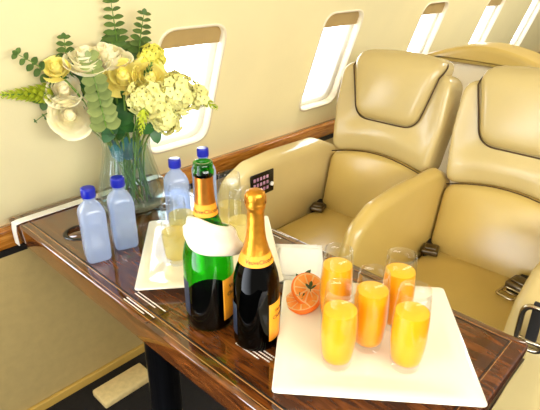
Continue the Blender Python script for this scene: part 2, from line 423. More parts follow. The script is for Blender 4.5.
# white strap around the wall end of the table
bm = B()
pts = [(-.006, T-.064), (-.0065, T-.02), (-.004, T+.001), (.012, T+.0032), (LX*.5, T+.0032), (LX-.012, T+.0032), (LX+.004, T+.001), (LX+.0065, T-.02), (LX+.006, T-.064)]
for h, s in ((0, 1),):
    rows = []
    for i, (x, z) in enumerate(pts):
        a = Vector(pts[min(i+1, len(pts)-1)])-Vector(pts[max(i-1, 0)]); a.normalize(); nn = Vector((-a.y, a.x))*.0022
        y0, y1 = -.038, -.068
        rows.append([bm.verts.new((x, y0, z)), bm.verts.new((x, y1, z)), bm.verts.new((x+nn.x, y1, z+nn.y)), bm.verts.new((x+nn.x, y0, z+nn.y))])
    for a, b in zip(rows, rows[1:]):
        for i in range(4): bm.faces.new((a[i], a[(i+1)%4], b[(i+1)%4], b[i]))
    bm.faces.new(rows[0]); bm.faces.new(rows[-1][::-1])
tag(obj('table_strap', bm, M['strap'], smooth=False), 'narrow white strap wrapped across the wall end of the walnut table', 'strap')

bm = B(); box(bm, (.115, -.165, .0), (.315, -.072, .03), .008)
tag(obj('floor_pad', bm, M['pad'], smooth=True), 'cream rectangular pad on the dark floor by the wall under the table', 'pad')

# ------------------------------------------------------------------ seats
REC = math.radians(13)
bu = Vector((math.sin(REC), 0, math.cos(REC))); bn = Vector((-math.cos(REC), 0, math.sin(REC)))
SZ = .465
def armrest(name, parent, y0, y1, m, dz=0):
    bm = B()
    o2 = rpoly([(1.27, .12), (1.31, .69), (1.20, .742), (.95, .748), (.80, .738), (.70, .69), (.655, .60), (.665, .12)], [.04,.06,.06,.1,.08,.08,.08,.04], 6)
    puff(bm, o2, y0, y1, .034, 0, 0, f=lambda p, w: (p.x, w, p.y+dz*max(0, (p.y-.5)/.25)), step=.03)
    return obj(name, bm, m, parent)
def arc(u0, v0, u1, v1, h, n=12):
    return [Vector((u0+(u1-u0)*i/n, v0+(v1-v0)*i/n+h*math.sin(PI*i/n))) for i in range(n+1)]
def make_seat(yc, label, w0, w1):
    """w0, w1: the cushion's sides along y"""
    t = thing('leather_seat', label, 'seat', (0,0,0), 0, 'cream leather cabin seats by the table')
    J = Vector((1.165, yc, SZ-.02))
    bk = lambda p, w: tuple(J + Vector((0, 1, 0))*p.x + bu*p.y + bn*w)
    hw = (w1-w0)/2
    # cushion
    bm = B(); puff(bm, rpoly([(.70, w0+.002), (1.23, w0+.002), (1.23, w1-.002), (.70, w1-.002)], [.06,.04,.04,.06], 5), SZ-.13, SZ-.006, .035, 0, .014, step=.03)
    cu = obj('seat_cushion', bm, M['leather_shade'], t)
    # lower back cushion with an arched top seam
    arch = lambda p: .036*max(0, math.cos(p.x/hw*PI/2))
    bm = B(); lo = [(-hw+.003, -.04), (hw-.003, -.04), (hw-.003, .262), (-hw+.003, .262)]
    puff(bm, rpoly(lo, .05, 6), -.09, .004, .018, 0, .022, f=lambda p, w: bk(Vector((p.x, p.y+arch(p)*max(0, min(1, p.y/.262)))), w), step=.025); obj('lower_back_cushion', bm, M['leather_shade'], t)
    # upper back with side wings
    bm = B()
    upo = [(.213, .262), (.232, .45), (.228, .632), (-.228, .632), (-.232, .45), (-.213, .262)]
    def bku(p, w):
        roll = .020*math.exp(-((p.y-.335)/.055)**2)*max(0, 1-(p.x/.23)**4) if w > -.03 else 0
        wing = roll+max(0, (abs(p.x)-.12)/.11)**2*.030 if w > -.03 else 0     # the sides come forward
        return bk(Vector((p.x, p.y+arch(p)*max(0, min(1, (.615-p.y)/.35)))), w+wing)
    puff(bm, rpoly(upo, [.05,.1,.06,.06,.1,.05], 6), -.11, .0, .022, 0, .006, f=bku, step=.025)
    ub = obj('upper_back', bm, M['leather'], t)
    # headrest, wider at the top
    bm = B(); hd = rpoly([(-.127, .425), (.127, .425), (.192, .680), (-.192, .680)], [.07,.07,.05,.05], 8)
    def bkh(p, w):
        roll = max(0, (p.y-.615)/.062)**2
        return bk(Vector((p.x, p.y+.012*math.cos(p.x/.185*PI/2)*max(0, (p.y-.55)/.11))), w-roll*.028)
    puff(bm, hd, -.10, .030, .024, 0, .016, f=bkh, step=.025)
    h = obj('headrest', bm, M['leather'], t)
    bm = B(); loop_tube(bm, [bk(Vector((p.x*1.03, p.y-.004)), .012+max(0, (abs(p.x)-.12)/.11)**2*.03-max(0, (p.y-.62)/.04)*.05) for p in resample(hd, .02)], .003, 6); obj('seam', bm, M['seam'], h)
    bm = B(); tube(bm, [bk(p, .016-.006*abs(p.x)/.2) for p in arc(-hw+.012, .262, hw-.012, .262, .036)], .0022, 6); obj('seam', bm, M['seam'], ub)
    # base
    bm = B(); puff(bm, rpoly([(.74, w0+.02), (1.22, w0+.02), (1.22, w1-.02), (.74, w1-.02)], .04, 3), .0, SZ-.132, .02, step=.1); obj('seat_base', bm, M['shell'], t)
    return t, bk, J
def buckle(parent, loc, rz, open_latch=False, k=1.1):
    L = Matrix.Translation(loc) @ Matrix.Rotation(rz, 4, 'Z') @ Matrix.Scale(k, 4)
    bm = B(); box(bm, (-.03, -.02, 0), (.06, .02, .004), .0015, 2, L @ Matrix.Rotation(-.25, 4, 'Y')); b = obj('seat_belt', bm, M['belt'], parent)
    bm = B(); box(bm, (-.035, -.026, .002), (.02, .026, .020), .005, 3, L); box(bm, (-.022, -.018, .018), (.012, .018, .025), .003, 2, L); obj('buckle', bm, M['steel'], b)
    if open_latch:
        bm = B(); loop_tube(bm, [L @ Vector((p.x, p.y, .006)) for p in rpoly([(-.08, -.022), (-.036, -.022), (-.036, .022), (-.08, .022)], .008, 3)], .0042, 6)
        tube(bm, [L @ Vector((-.055, -.02, .006)), L @ Vector((-.055, .02, .006))], .003, 6); obj('latch_plate', bm, M['chrome'], b)
s1, bk1, J1 = make_seat(-.475, 'cream leather seat beside the wall, its own armrest holding a dark switch panel', -.694, -.243)
armrest('armrest', s1, -.24, -.13, M['leather']); armrest('armrest', s1, -.757, -.698, M['leather_shade'], .014)
s2, bk2, J2 = make_seat(-.978, 'cream leather seat nearer the aisle with an open belt latch on its cushion', -1.196, -.760)
a2 = armrest('armrest', s2, -1.335, -1.200, M['leather'])
buckle(s1, (1.125, -.275, SZ), .35); buckle(s2, (1.13, -.79, SZ), .35); buckle(s2, (1.105, -1.115, SZ+.012), -.15, True, 1.25)
# switch panel let into the wall-side armrest
bm = B(); box(bm, (.755, -.2445, .622), (.878, -.2385, .712), .004, 2); cp = obj('switch_panel', bm, M['black'], s1)
mp_ = mat('violet_pink_key', '#8f5a78', .4, .3, 30, col2='#d9a9bf')  # keys mottled violet and pink
for i in range(5):
    for j in range(3):
        bm = B(); x0 = .768+i*.017; z0 = .640+j*.022; box(bm, (x0, -.246, z0), (x0+.011, -.2444, z0+.013), .001, 1); obj('key', bm, mp_, cp)
bm = B(); lathe(bm, [(.008, 0), (.008, .006), (.005, .008)], 20); 
for v in bm.verts: v.co = Vector((.864+v.co.x, -.2445-v.co.z, .655+v.co.y))
obj('knob', bm, M['frame'], cp)
# recline handle on the aisle armrest's front
bm = B(); ctr = Vector((.650, -1.270, .672))
loop_tube(bm, [ctr+Vector((-.004, p.x, p.y)) for p in rpoly([(-.030, -.066), (.030, -.066), (.030, .048), (-.030, .048)], .029, 6)], .0070, 10)
hn = obj('recline_handle', bm, M['chrome'], a2)
bm = B(); tube(bm, [ctr+Vector((-.004, -.03, -.045)), ctr+Vector((-.004, .03, -.045))], .006, 8); obj('handle_bar', bm, M['chrome'], hn)
bm = B(); box(bm, ctr+Vector((-.006, -.012, -.05)), ctr+Vector((.004, .012, .06)), .002, 2); obj('handle_strap', bm, M['belt'], hn)

# a seat of the next group, seen from behind
t = thing('seat_back', 'cream back shell of a farther seat with a tan headrest cap', 'seat')
bm = B(); puff(bm, rpoly([(-.30, .25), (-.80, .25), (-.80, 1.02), (-.30, 1.02)], [.03,.03,.12,.12], 6), 1.96, 2.08, .04, .02, 0, f=lambda p, w: (w, p.x, p.y), step=.04)
obj('back_shell', bm, M['shell'], t)
bm = B(); puff(bm, [Vector((-.275, 1.0))]+arc(-.275, 1.02, -.825, 1.02, .062)+[Vector((-.825, .985)), Vector((-.55, .995))], 1.90, 2.10, .022, 0, 0, f=lambda p, w: (w, p.x, p.y), step=.03)
obj('headrest_cap', bm, M['leather_shade'], t)
bm = B(); box(bm, (2.0, -.72, 0), (2.4, -.38, .26), .03); obj('seat_base', bm, M['shell'], t)
bm = B(); box(bm, (2.075, -.78, .33), (2.55, -.32, .46), .04); obj('seat_cushion', bm, M['leather_shade'], t)

# ------------------------------------------------------------------ plates
def make_plate(name, P1, P2, label, k=1.0):
    p1, p2 = Vector(P1), Vector(P2); d = p2-p1; q = Vector((d.y, -d.x))*k; c = p1+(d+q)/2; L = d.length; kk = k; ang = math.atan2(d.y, d.x)
    t = thing(name, label, 'plate', (c.x, c.y, T), ang, 'square white plates')
    h = L/2; bm = B()
    def ring(s, z, rad, n=6): return [bm.verts.new((p.x, p.y*kk, z)) for p in rpoly([(-s,-s),(s,-s),(s,s),(-s,s)], rad, n)]
    rings = [ring(h*.60, 0.001, .05), ring(h*.62, .001, .05), ring(h*.66, .006, .05), ring(h-.006, .017, .012), ring(h, .0195, .010), ring(h, .0215, .010), ring(h-.003, .0235, .010), ring(h-.03, .018, .03), ring(h*.68, .012, .05), ring(h*.60, .0105, .05), ring(h*.2, .0100, .02)]
    n = len(rings[0])
    for a, b in zip(rings, rings[1:]):
        for i in range(n): bm.faces.new((a[i], a[(i+1)%n], b[(i+1)%n], b[i]))
    bm.faces.new(rings[-1]); bm.faces.new(rings[0][::-1])
    obj('plate_body', bm, M['china'], t)
    bm = B(); loop_tube(bm, [(p.x, p.y*kk, .0029) for p in rpoly([(-h*.6,-h*.6),(h*.6,-h*.6),(h*.6,h*.6),(-h*.6,h*.6)], .05, 6)], .0025, 6); obj('foot_ring', bm, M['china'], t)
    return t
make_plate('square_plate', (.030, -1.033), (.298, -.819), 'square white china plate carrying five juice glasses and orange slices', 1.045)
make_plate('square_plate', (.036, -.608), (.252, -.350), 'square white china plate carrying champagne flutes behind the green bottles')
PZ = T+.0112

# ------------------------------------------------------------------ glasses
def flute_profile(h=.168):
    k = h/.168
    o = [(.0235,0),(.0255,.002),(.0275,.012),(.0305,.03),(.0328,.055),(.0333,.075),(.0325,.105),(.0300,.14),(.0282,.168)]
    i = [(.0272,.168),(.0290,.14),(.0313,.105),(.0320,.075),(.0315,.055),(.0290,.03),(.0262,.016),(.018,.0125),(.004,.0115)]
    return [(r,z*k) for r,z in o], [(r,z*k) for r,z in i]
def rad_at(inner, z):
    pts = sorted(inner, key=lambda p: p[1])
    for (r0,z0),(r1,z1) in zip(pts, pts[1:]):
        if z0 <= z <= z1: return r0+(r1-r0)*(z-z0)/max(1e-6, z1-z0)
    return pts[-1][0]
def make_glass(x, y, level, liquid, surf, name, label, cat, group, liqname):
    t = thing(name, label, cat, (x, y, PZ), 0, group)
    o, i = flute_profile(); bm = B(); lathe(bm, o+i, 40); obj('glass_body', bm, M['glass'], t)
    pr = [(.0001, .0122)]+[(rad_at(i, z)-.0007, z) for z in [.014,.018,.03,.045,.06,.075,.09,.105,.12,.13,.14,.15] if z < level-.002]+[(rad_at(i, level)-.0007, level)]
    bm = B(); lathe(bm, pr, 40, True, False)
    L = obj(liqname, bm, liquid, t)
    bm = B(); r = rad_at(i, level)-.0008; lathe(bm, [(r, level-.0004), (r-.0012, level), (.001, level-.0003)], 40, False, True); obj('liquid_surface', bm, surf, L)
    return t
G = 'glasses of orange juice on the square plate'
for x, y, lv, lab in (
    (.172, -1.064, .121, 'glass of orange juice closest to the near left plate edge, in front of orange slices'),
    (.251, -1.078, .130, 'glass of orange juice in the middle of the five glasses'),
    (.254, -1.158, .122, 'glass of orange juice on the near right, closest to the aisle'),
    (.270, -.984, .134, 'glass of orange juice right beside the orange slices, behind the others'),
    (.340, -1.082, .132, 'glass of orange juice at the back right, in front of the seat armrest')):
    make_glass(x, y, lv, M['juice'], M['foam'], 'juice_glass', lab, 'glass', G, 'orange_juice')
G = 'champagne flutes on the rear plate'
for x, y, lv, lab in (
    (.186, -.567, .085, 'stemless champagne flute at the near plate edge beside the napkin-wrapped bottle'),
    (.243, -.518, .095, 'stemless champagne flute just behind the front flute, before a water bottle'),
    (.388, -.540, .080, 'stemless champagne flute between the two bottle necks, farthest back'),
    (.338, -.637, .085, 'stemless champagne flute directly behind the gold-foiled bottle neck')):
    make_glass(x, y, lv, M['fizz'], M['fizz'], 'champagne_flute', lab, 'flute', G, 'champagne')

# ------------------------------------------------------------------ water bottles
def sq(r, a, n=4.2):
    c, s = abs(math.cos(a)), abs(math.sin(a)); return r/((c**n+s**n)**(1/n))
def water_bottle(x, y, rz, label):
    t = thing('water_bottle', label, 'bottle', (x, y, T), rz, 'square water bottles with blue caps')
    bm = B()
    pr = [(.024,.001),(.0285,.003),(.0305,.010),(.0310,.05),(.0305,.058),(.0305,.100),(.0310,.108),(.0308,.126),(.0290,.137),(.0245,.147),(.0180,.155),(.0140,.160),(.0132,.170)]
    lathe(bm, pr, 48, f=lambda r, z, a: sq(r, a, 2+3.2*max(0, min(1, (.160-z)/.03))) if r > .014 else r)
    b = obj('bottle_body', bm, M['pet'], t)
    bm = B(); lathe(bm, [(.0150,.1655),(.0150,.168),(.0148,.1685)], 32); obj('neck_ring', bm, M['pet'], b)
    bm = B(); lathe(bm, [(.0162,.170),(.0168,.171),(.0168,.190),(.0160,.1935),(.012,.1945)], 60, f=lambda r, z, a: r*(1+.02*math.cos(a*30)) if r > .0165 else r)
    obj('cap', bm, M['bluecap'], t)
    return t
water_bottle(.069, -.392, -.30, 'blue-capped water bottle nearest the table\'s near left edge')
water_bottle(.153, -.385, -.34, 'blue-capped water bottle directly in front of the vase of flowers')
water_bottle(.333, -.380, -.3, 'blue-capped water bottle behind the champagne flutes, just right of the vase')
water_bottle(.444, -.366, -.3, 'blue-capped water bottle mostly hidden behind the open green bottle neck')

# ------------------------------------------------------------------ champagne bottles
def bend_text(txt, size, R, z, a0, m, parent, name='lettering', rfun=None):
    cu = bpy.data.curves.new(name, 'FONT'); cu.body = txt; cu.size = size; cu.align_x = 'CENTER'; cu.extrude = .00015; cu.resolution_u = 2
    o = bpy.data.objects.new(name, cu); C.objects.link(o)
    dg = bpy.context.evaluated_depsgraph_get(); me = bpy.data.meshes.new_from_object(o.evaluated_get(dg)); bpy.data.objects.remove(o)
    bm = B(); bm.from_mesh(me)
    bmesh.ops.subdivide_edges(bm, edges=[e for e in bm.edges if e.calc_length() > size*.2], cuts=1)
    for v in bm.verts:
        zz = z+v.co.y; rr = (rfun(zz) if rfun else R)+.0004+v.co.z; a = a0+v.co.x/R
        v.co = (rr*math.cos(a), rr*math.sin(a), zz)
    return obj(name, bm, m, parent, smooth=False)
def curved_patch(prof, a0, a1, grow, n=16):
    bm = B(); rows = []
    for r, z in prof: rows.append([(r, z, a0+(a1-a0)*i/n) for i in range(n+1)])
    P = lambda r, z, a: (r*math.cos(a), r*math.sin(a), z)
    A = [[bm.verts.new(P(r+grow, z, a)) for r, z, a in row] for row in rows]; D = [[bm.verts.new(P(r+.0001, z, a)) for r, z, a in row] for row in rows]
    for X, fl in ((A, 0), (D, 1)):
        for a, b in zip(X, X[1:]):
            for i in range(n): q = (a[i], a[i+1], b[i+1], b[i]); bm.faces.new(q[::-1] if fl else q)
    for i in range(n):
        bm.faces.new((A[0][i], D[0][i], D[0][i+1], A[0][i+1])); bm.faces.new((A[-1][i], A[-1][i+1], D[-1][i+1], D[-1][i]))
    for a, b, d, e in zip(A, A[1:], D, D[1:]):
        bm.faces.new((a[0], b[0], e[0], d[0])); bm.faces.new((a[-1], d[-1], e[-1], b[-1]))
    return bm
PROF = [(.030,.004),(.040,.001),(.0440,.004),(.0446,.012),(.0446,.124),(.0438,.140),(.0412,.155),(.0370,.170),(.0318,.184),(.0268,.198),(.0224,.212),(.0189,.226),(.0166,.242),(.0153,.260),(.0146,.285)]
def rprof(z, k=1):
    for (r0,z0),(r1,z1) in zip(PROF, PROF[1:]):
        if z0 <= z/k <= z1: return k*(r0+(r1-r0)*(z/k-z0)/(z1-z0))
    return k*PROF[-1][0]
def champagne(x, y, k, rz, label, corked, glass, foil, label_a, back_a):
    t = thing('champagne_bottle', label, 'bottle', (x, y, T), rz, 'champagne bottles')
    pr = [(r*k, z*k) for r, z in PROF]
    if not corked: pr += [(.0150*k,.287*k),(.0172*k,.289*k),(.0176*k,.297*k),(.0160*k,.299*k),(.0158*k,.302*k),(.0165*k,.305*k),(.0160*k,.311*k),(.0120*k,.312*k),(.0105*k,.305*k),(.0100*k,.25*k)]
    bm = B(); lathe(bm, pr, 48, True, corked); b = obj('bottle_glass', bm, glass, t)
    z0, z1 = (.186, .202) if corked else (.222, .239)
    zf = z1
    f = [(rprof(z*k, k)+.0007, z*k) for z in [zf+(.284-zf)*i/10 for i in range(11)]]
    if corked: f += [(.0160,.288),(.0178,.291),(.0182,.297),(.0168,.301),(.0172,.306),(.0178,.313),(.0165,.320),(.010,.324)]
    else: f = [(rprof(z*k, k)+.0007, z*k) for z in [zf+(.287-zf)*i/10 for i in range(11)]]
    bm = B(); lathe(bm, f, 48, False, corked, f=lambda r, z, a: r*(1+.012*math.sin(a*9+z*300)) if corked and z > .283 else r); fo = obj('foil', bm, foil, t)
    band = [(rprof(z*k, k)+.0012, z*k) for z in [z0-.002+(z1+.004-z0)*i/5 for i in range(6)]]
    bm = B(); lathe(bm, band, 48, False, False); cl = obj('collar_label', bm, M['label'], t)
    rm = rprof((z0+z1)/2*k, k)
    bend_text('VeuveClicquot', .0098*k if corked else .0095*k, rm, (z0+.0045)*k, label_a[0], M['ink'], cl, rfun=lambda z: rprof(z, k)+.0012)
    lp = [(rprof(z*k, k), z*k) for z in (.022, .05, .08, .106)]
    lb = obj('front_label', curved_patch(lp, label_a[1]-.62, label_a[1]+.62, .0006), M['label'], t)
    bend_text('Veuve', .011*k, .0446*k, .084*k, label_a[1], M['ink'], lb, rfun=lambda z: rprof(z, k)+.0006)
    bend_text('Clicquot', .011*k, .0446*k, .070*k, label_a[1], M['ink'], lb, rfun=lambda z: rprof(z, k)+.0006)
    if back_a is not None:
        obj('back_label', curved_patch([(rprof(z*k, k), z*k) for z in (.03, .05, .08, .10)], back_a-.28, back_a+.28, .0006), M['backlabel'], t)
    if corked:
        bm = B(); lathe(bm, [(.0183,.296),(.0189,.298),(.0183,.300)], 32, False, False); 
        for i in range(4):
            a = PI/4+i*PI/2; tube(bm, [(.0187*math.cos(a), .0187*math.sin(a), .298), (.0182*math.cos(a), .0182*math.sin(a), .314), (.008*math.cos(a), .008*math.sin(a), .3245)], .0008, 5)
        obj('wire_cage', bm, foil, fo)
    # the wine inside
    lv = .17 if corked else .058
    bm = B(); lathe(bm, [(rprof(z*k, k)-.002, z*k) for z in [.006+(lv-.006)*i/10 for i in range(11)]], 40); obj('wine', bm, M['wine'], b)
    return t
M['wine'] = thin_glass('wine_in_bottle', '#3a5a1c', .05, edge=1.05)
to_cam = lambda x, y: math.atan2(EYE.y-y, EYE.x-x)
a1 = to_cam(.129, -.899); a2_ = to_cam(.107, -.785)
champagne(.129, -.899, 1.0, 0, 'unopened dark champagne bottle with gold foil over its cork', True, M['bottle_full'], M['foil'], (a1+.35, a1+1.18), a1-1.25)
champagne(.108, -.785, 1.13, 0, 'opened green champagne bottle with a white cloth wrapped round it', False, M['bottle'], M['copper'], (a2_+.1, a2_+1.15), a2_-1.22)
# towel wrapped round the open bottle
bm = B(); n = 56; cx, cy, k = .108, -.785, 1.13
rows = []
for j in range(9):
    row = []
    for i in range(n):
        a = 2*PI*i/n; rel = a-a2_
        tilt = -.012*math.sin(rel); top_ = .231-.012*math.sin(rel)+.013*math.cos(rel); bot = .184-.018*math.sin(rel)+.002*math.sin(3*rel)
        s = j/8; z = bot+(top_-bot)*s
        r = max(rprof(z, k), rprof(z+.018, k))+.0035+.0035*math.sin(s*PI)+.0022*math.sin(s*11+rel*2.3)+.0012*math.sin(s*23-rel*3)+.008*1.6*max(0, math.cos(rel-1.35))**6*(1-s*.3)
        row.append((r, z, a))
    rows.append(row)
V = [[bm.verts.new((cx+r*math.cos(a), cy+r*math.sin(a), T+z)) for r, z, a in row] for row in rows]
V2 = [[bm.verts.new((cx+(r+.004)*math.cos(a), cy+(r+.004)*math.sin(a), T+z)) for r, z, a in row] for row in rows]
for X in (V, V2):
    for a, b in zip(X, X[1:]):
        for i in range(n): bm.faces.new((a[i], a[(i+1)%n], b[(i+1)%n], b[i]))
for i in range(n):
    bm.faces.new((V[0][i], V[0][(i+1)%n], V2[0][(i+1)%n], V2[0][i])); bm.faces.new((V[-1][i], V[-1][(i+1)%n], V2[-1][(i+1)%n], V2[-1][i]))
tag(obj('bottle_cloth', bm, M['linen']), 'white cloth band wrapped round the shoulder of the open green bottle', 'cloth')

# folded paper napkin behind the front plate
t = thing('paper_napkin', 'white folded paper napkin lying on the table behind the juice plate', 'napkin', (.40, -.775, T), .7)
for q, (sx, sy, dz, rz) in enumerate(((.088, .062, .0015, 0), (.080, .058, .0042, .12), (.068, .056, .0068, -.1))):
    bm = B(); N = 10; g = [[None]*(N+1) for _ in range(N+1)]
    for i in range(N+1):
        for j in range(N+1):
            u, v = -1+2*i/N, -1+2*j/N
            p = Matrix.Rotation(rz, 3, 'Z') @ Vector((u*sx, v*sy, 0)); g[i][j] = (p.x, p.y, dz+.0012*math.sin(u*2.1+q)*math.cos(v*1.7))
    a = [[bm.verts.new(p) for p in r] for r in g]; b = [[bm.verts.new((p[0], p[1], p[2]+.0018)) for p in r] for r in g]
    for X in (a, b):
        for i in range(N):
            for j in range(N): bm.faces.new((X[i][j], X[i+1][j], X[i+1][j+1], X[i][j+1]))
    for i in range(N):
        for (p, q2) in (((i,0),(i+1,0)),((i,N),(i+1,N)),((0,i),(0,i+1)),((N,i),(N,i+1))):
            bm.faces.new((a[p[0]][p[1]], a[q2[0]][q2[1]], b[q2[0]][q2[1]], b[p[0]][p[1]]))
    obj('napkin_fold', bm, M['paper'], t)

# ------------------------------------------------------------------ orange slices and herbs
def orange_slice(loc, rot, R, label):
    t = thing('orange_slice', label, 'orange slice', loc, 0, 'orange slices on the square plate'); t.rotation_euler = rot
    h = .011
    bm = B(); lathe(bm, [(R-.003,-h/2),(R-.0005,-h/2+.001),(R+.0006,0),(R-.0005,h/2-.001),(R-.003,h/2)], 40, False, False); obj('peel', bm, M['oskin'], t)
    bm = B(); lathe(bm, [(R-.0028,-h/2),(R-.0028,h/2)], 40); obj('pith', bm, M['opith'], t)
    bm = B()
    for s in (1, -1):
        for i in range(10):
            a0, a1 = 2*PI*i/10+.05, 2*PI*(i+1)/10-.05; mid = (a0+a1)/2
            o2 = [Vector((math.cos(mid)*.004, math.sin(mid)*.004))]+[Vector((math.cos(a0+(a1-a0)*j/5)*(R-.0055), math.sin(a0+(a1-a0)*j/5)*(R-.0055))) for j in range(6)]
            puff(bm, rpoly(o2, .002, 2), h/2-.001, h/2+.0012, .001, 0, .0006, f=lambda p, w, s=s: (p.x, p.y, w*s), step=.02)
    obj('flesh', bm, M['oflesh'], t)
    return t
orange_slice((.262, -.905, PZ+.012), (math.radians(-6), math.radians(-10), 0), .039, 'orange slice lying flat on the plate at the front of the pair')
orange_slice((.283, -.904, PZ+.030), (math.radians(26), math.radians(-24), .4), .039, 'orange slice leaning on the flat slice next to the juice glass')
def leaf_blade(bm, base, d, nrm, L, w, n=6, fold=.15, droop=.0, mi=0):
    d = Vector(d).normalized(); nrm = Vector(nrm); s = d.cross(nrm).normalized(); u = s.cross(d).normalized(); base = Vector(base); rows = []
    for i in range(n+1):
        t = i/n; ww = w*math.sin(PI*min(1, t*.92+.06))**.75 if t < 1 else .0002
        c = base+d*(L*t)-u*(droop*L*t*t)
        rows.append([bm.verts.new(c-s*ww+u*ww*fold), bm.verts.new(c), bm.verts.new(c+s*ww+u*ww*fold)])
    for a, b in zip(rows, rows[1:]):
        for k in range(2): bm.faces.new((a[k], a[k+1], b[k+1], b[k])).material_index = mi
def sprig(loc, rz, lean, label, n=5, L=.016):
    t = thing('herb_sprig', label, 'herb', loc, rz, 'green herb sprigs on the orange slices')
    d = Vector((math.sin(lean), 0, math.cos(lean)))
    bm = B(); tube(bm, [(0,0,0), d*L*.6, d*L*1.3], .0009, 5); obj('stem', bm, M['herb'], t)
    bm = B()
    for i in range(n):
        a = 2*PI*i/n+.4; dd = d*.5+Vector((math.cos(a), math.sin(a), .25)); leaf_blade(bm, d*L*(.3+.2*(i%3)), dd, (0,0,1), L, L*.24)
    obj('leaves', bm, M['herb'], t)
sprig((.250, -.905, PZ+.0175), .3, .2, 'small green sprig on the flat front orange slice')
sprig((.275, -.916, PZ+.036), 1.3, .2, 'small green sprig on the leaning orange slice')
sprig((.315, -.872, PZ+.0005), 2.4, .5, 'small green sprig standing behind the orange slices', 4, .034)

# ------------------------------------------------------------------ vase
VX, VY = .305, -.186
v = thing('flower_vase', 'clear fluted glass vase of water holding the bouquet', 'vase', (VX, VY, T))
vo = [(.080,.0),(.092,.003),(.098,.012),(.0985,.03),(.096,.055),(.089,.09),(.078,.13),(.070,.165),(.067,.19),(.070,.215),(.082,.24),(.098,.258)]
rib = lambda r, z, a: r*(1+.022*math.cos(a*22))
bm = B(); lathe(bm, vo, 156, True, False, f=rib); lathe(bm, [(r-.004, max(z, .014)) for r, z in vo if z > .01], 78, True, False)
obj('vase_glass', bm, M['vase'], v)
bm = B(); lathe(bm, [(r-.0055, z) for r, z in vo if .012 < z < .2][0:], 64); obj('vase_water', bm, M['water'], v)

# ------------------------------------------------------------------ bouquet: every stem is a thing of its own
hx, hy = math.cos(YAW), math.sin(YAW)
def at(px, py, off=0, gap=.035):
    """the point seen there on the upright plane through the vase, off metres nearer the camera"""
    d = cr*((px-270)/FOC)+cd*((py-205)/FOC)+fw
    base = Vector((VX-hx*off, VY-hy*off, 0)); k = ((base-EYE).x*hx+(base-EYE).y*hy)/(d.x*hx+d.y*hy)
    p = EYE+d*k
    while p.y > wy(p.z)-gap:
        off += .01; base = Vector((VX-hx*off, VY-hy*off, 0)); k = ((base-EYE).x*hx+(base-EYE).y*hy)/(d.x*hx+d.y*hy); p = EYE+d*k
    return p
CAMD = lambda p: (EYE-p).normalized()
NECK = Vector((VX, VY, T+.19))
stem_i = [0]
def stem_pts(tip, n=8):
    i = stem_i[0]; stem_i[0] += 1
    a = i*2.39996; rr = .012+.030*((i*.618)%1)
    foot = Vector((VX+.062*math.cos(a)*(.4+.6*((i*.37)%1)), VY+.062*math.sin(a)*(.4+.6*((i*.37)%1)), T+.02+.006*(i%5)))
    nk = NECK+Vector((-math.cos(a)*rr*.3, -math.sin(a)*rr*.3, 0)); dirn = Vector((tip.x-nk.x, tip.y-nk.y, 0))
    if dirn.length > .001: nk += dirn.normalized()*min(.045, dirn.length*.4)
    c2 = nk+Vector((0,0,.06))
    out_ = []
    for j in range(n+1):
        t = j/n; out_.append((1-t)**3*foot+3*(1-t)**2*t*nk*1.0+3*(1-t)*t*t*c2+t**3*tip)
    return out_
def local(t, pts): return [p-t.location for p in pts]
def frame(n):
    n = Vector(n).normalized(); s = n.cross(Vector((.13,.2,1))).normalized(); return s, n.cross(s).normalized(), n
def rose(px, py, R, off, m, label, face=None, petals=26, opening=1.0, seed=1, group='roses in the vase'):
    p = at(px, py, off, R+.01); rnd = random.Random(seed)
    pts = stem_pts(p); t = thing('rose', label, 'rose', pts[0], 0, group)
    n = Vector(face).normalized() if face else (CAMD(p)+Vector((0,0,.5))).normalized()
    s, u, n = frame(n); c = p-t.location; bm = B()
    for i in range(petals):
        f = (i+.5)/petals; ang = i*2.39996+rnd.uniform(-.2,.2)
        rt = R*(.10+.88*f**.9)*rnd.uniform(.88,1.08); zt_ = R*(.46-.44*f)+R*rnd.uniform(-.07,.07); half = math.radians(80-30*f)
        e = s*math.cos(ang)+u*math.sin(ang); q = -s*math.sin(ang)+u*math.cos(ang)
        N1, N2 = 7, 8; g = []
        for a in range(N1+1):
            row = []
            for b in range(N2+1):
                w = -1+2*b/N2; vv = a/N1*(1-(.10+.24*f)*abs(w)**2.2)
                wid = half*(.55+.45*math.sin(min(1, vv*1.15)*PI/2)); th = w*wid
                r_ = rt*(.22+.78*math.sin(vv*PI/2)**.9)*(1+.05*f*max(0, vv-.8)/.2)
                r_ *= 1-.06*(1-w*w)*(1-f)
                zz = -R*.55+(zt_+R*.55)*vv**(.9+.6*f)-R*.20*f*max(0, (vv-.72)/.28)**2+R*.018*math.sin(w*4+i*1.7)*vv
                row.append(bm.verts.new(c+(e*math.cos(th)+q*math.sin(th))*r_+n*zz))
            g.append(row)
        for a in range(N1):
            for b in range(N2): bm.faces.new((g[a][b], g[a+1][b], g[a+1][b+1], g[a][b+1]))
    lathe(bm, [(R*.12, 0), (R*.30, R*.25), (R*.22, R*.6), (.002, R*.8)], 10, ctr=(0,0,0))
    bmv = bm.verts[:]; rot = Matrix((s, u, n)).transposed()
    for vtx in bmv[-40:]: vtx.co = c+rot @ (vtx.co+Vector((0,0,-R*.45)))
    obj('bloom', bm, m, t)
    bm = B(); pl = local(t, pts); pl[-1] = c-n*R*.5; tube(bm, pl, .0028, 7); obj('stem', bm, M['stem'], t)
    bm = B()
    for i in range(5):
        a = 2*PI*i/5; d = s*math.cos(a)+u*math.sin(a)-n*.15; leaf_blade(bm, c-n*R*.52, d, n, R*.55, R*.14)
    obj('sepals', bm, M['leaf'], t)
    return t
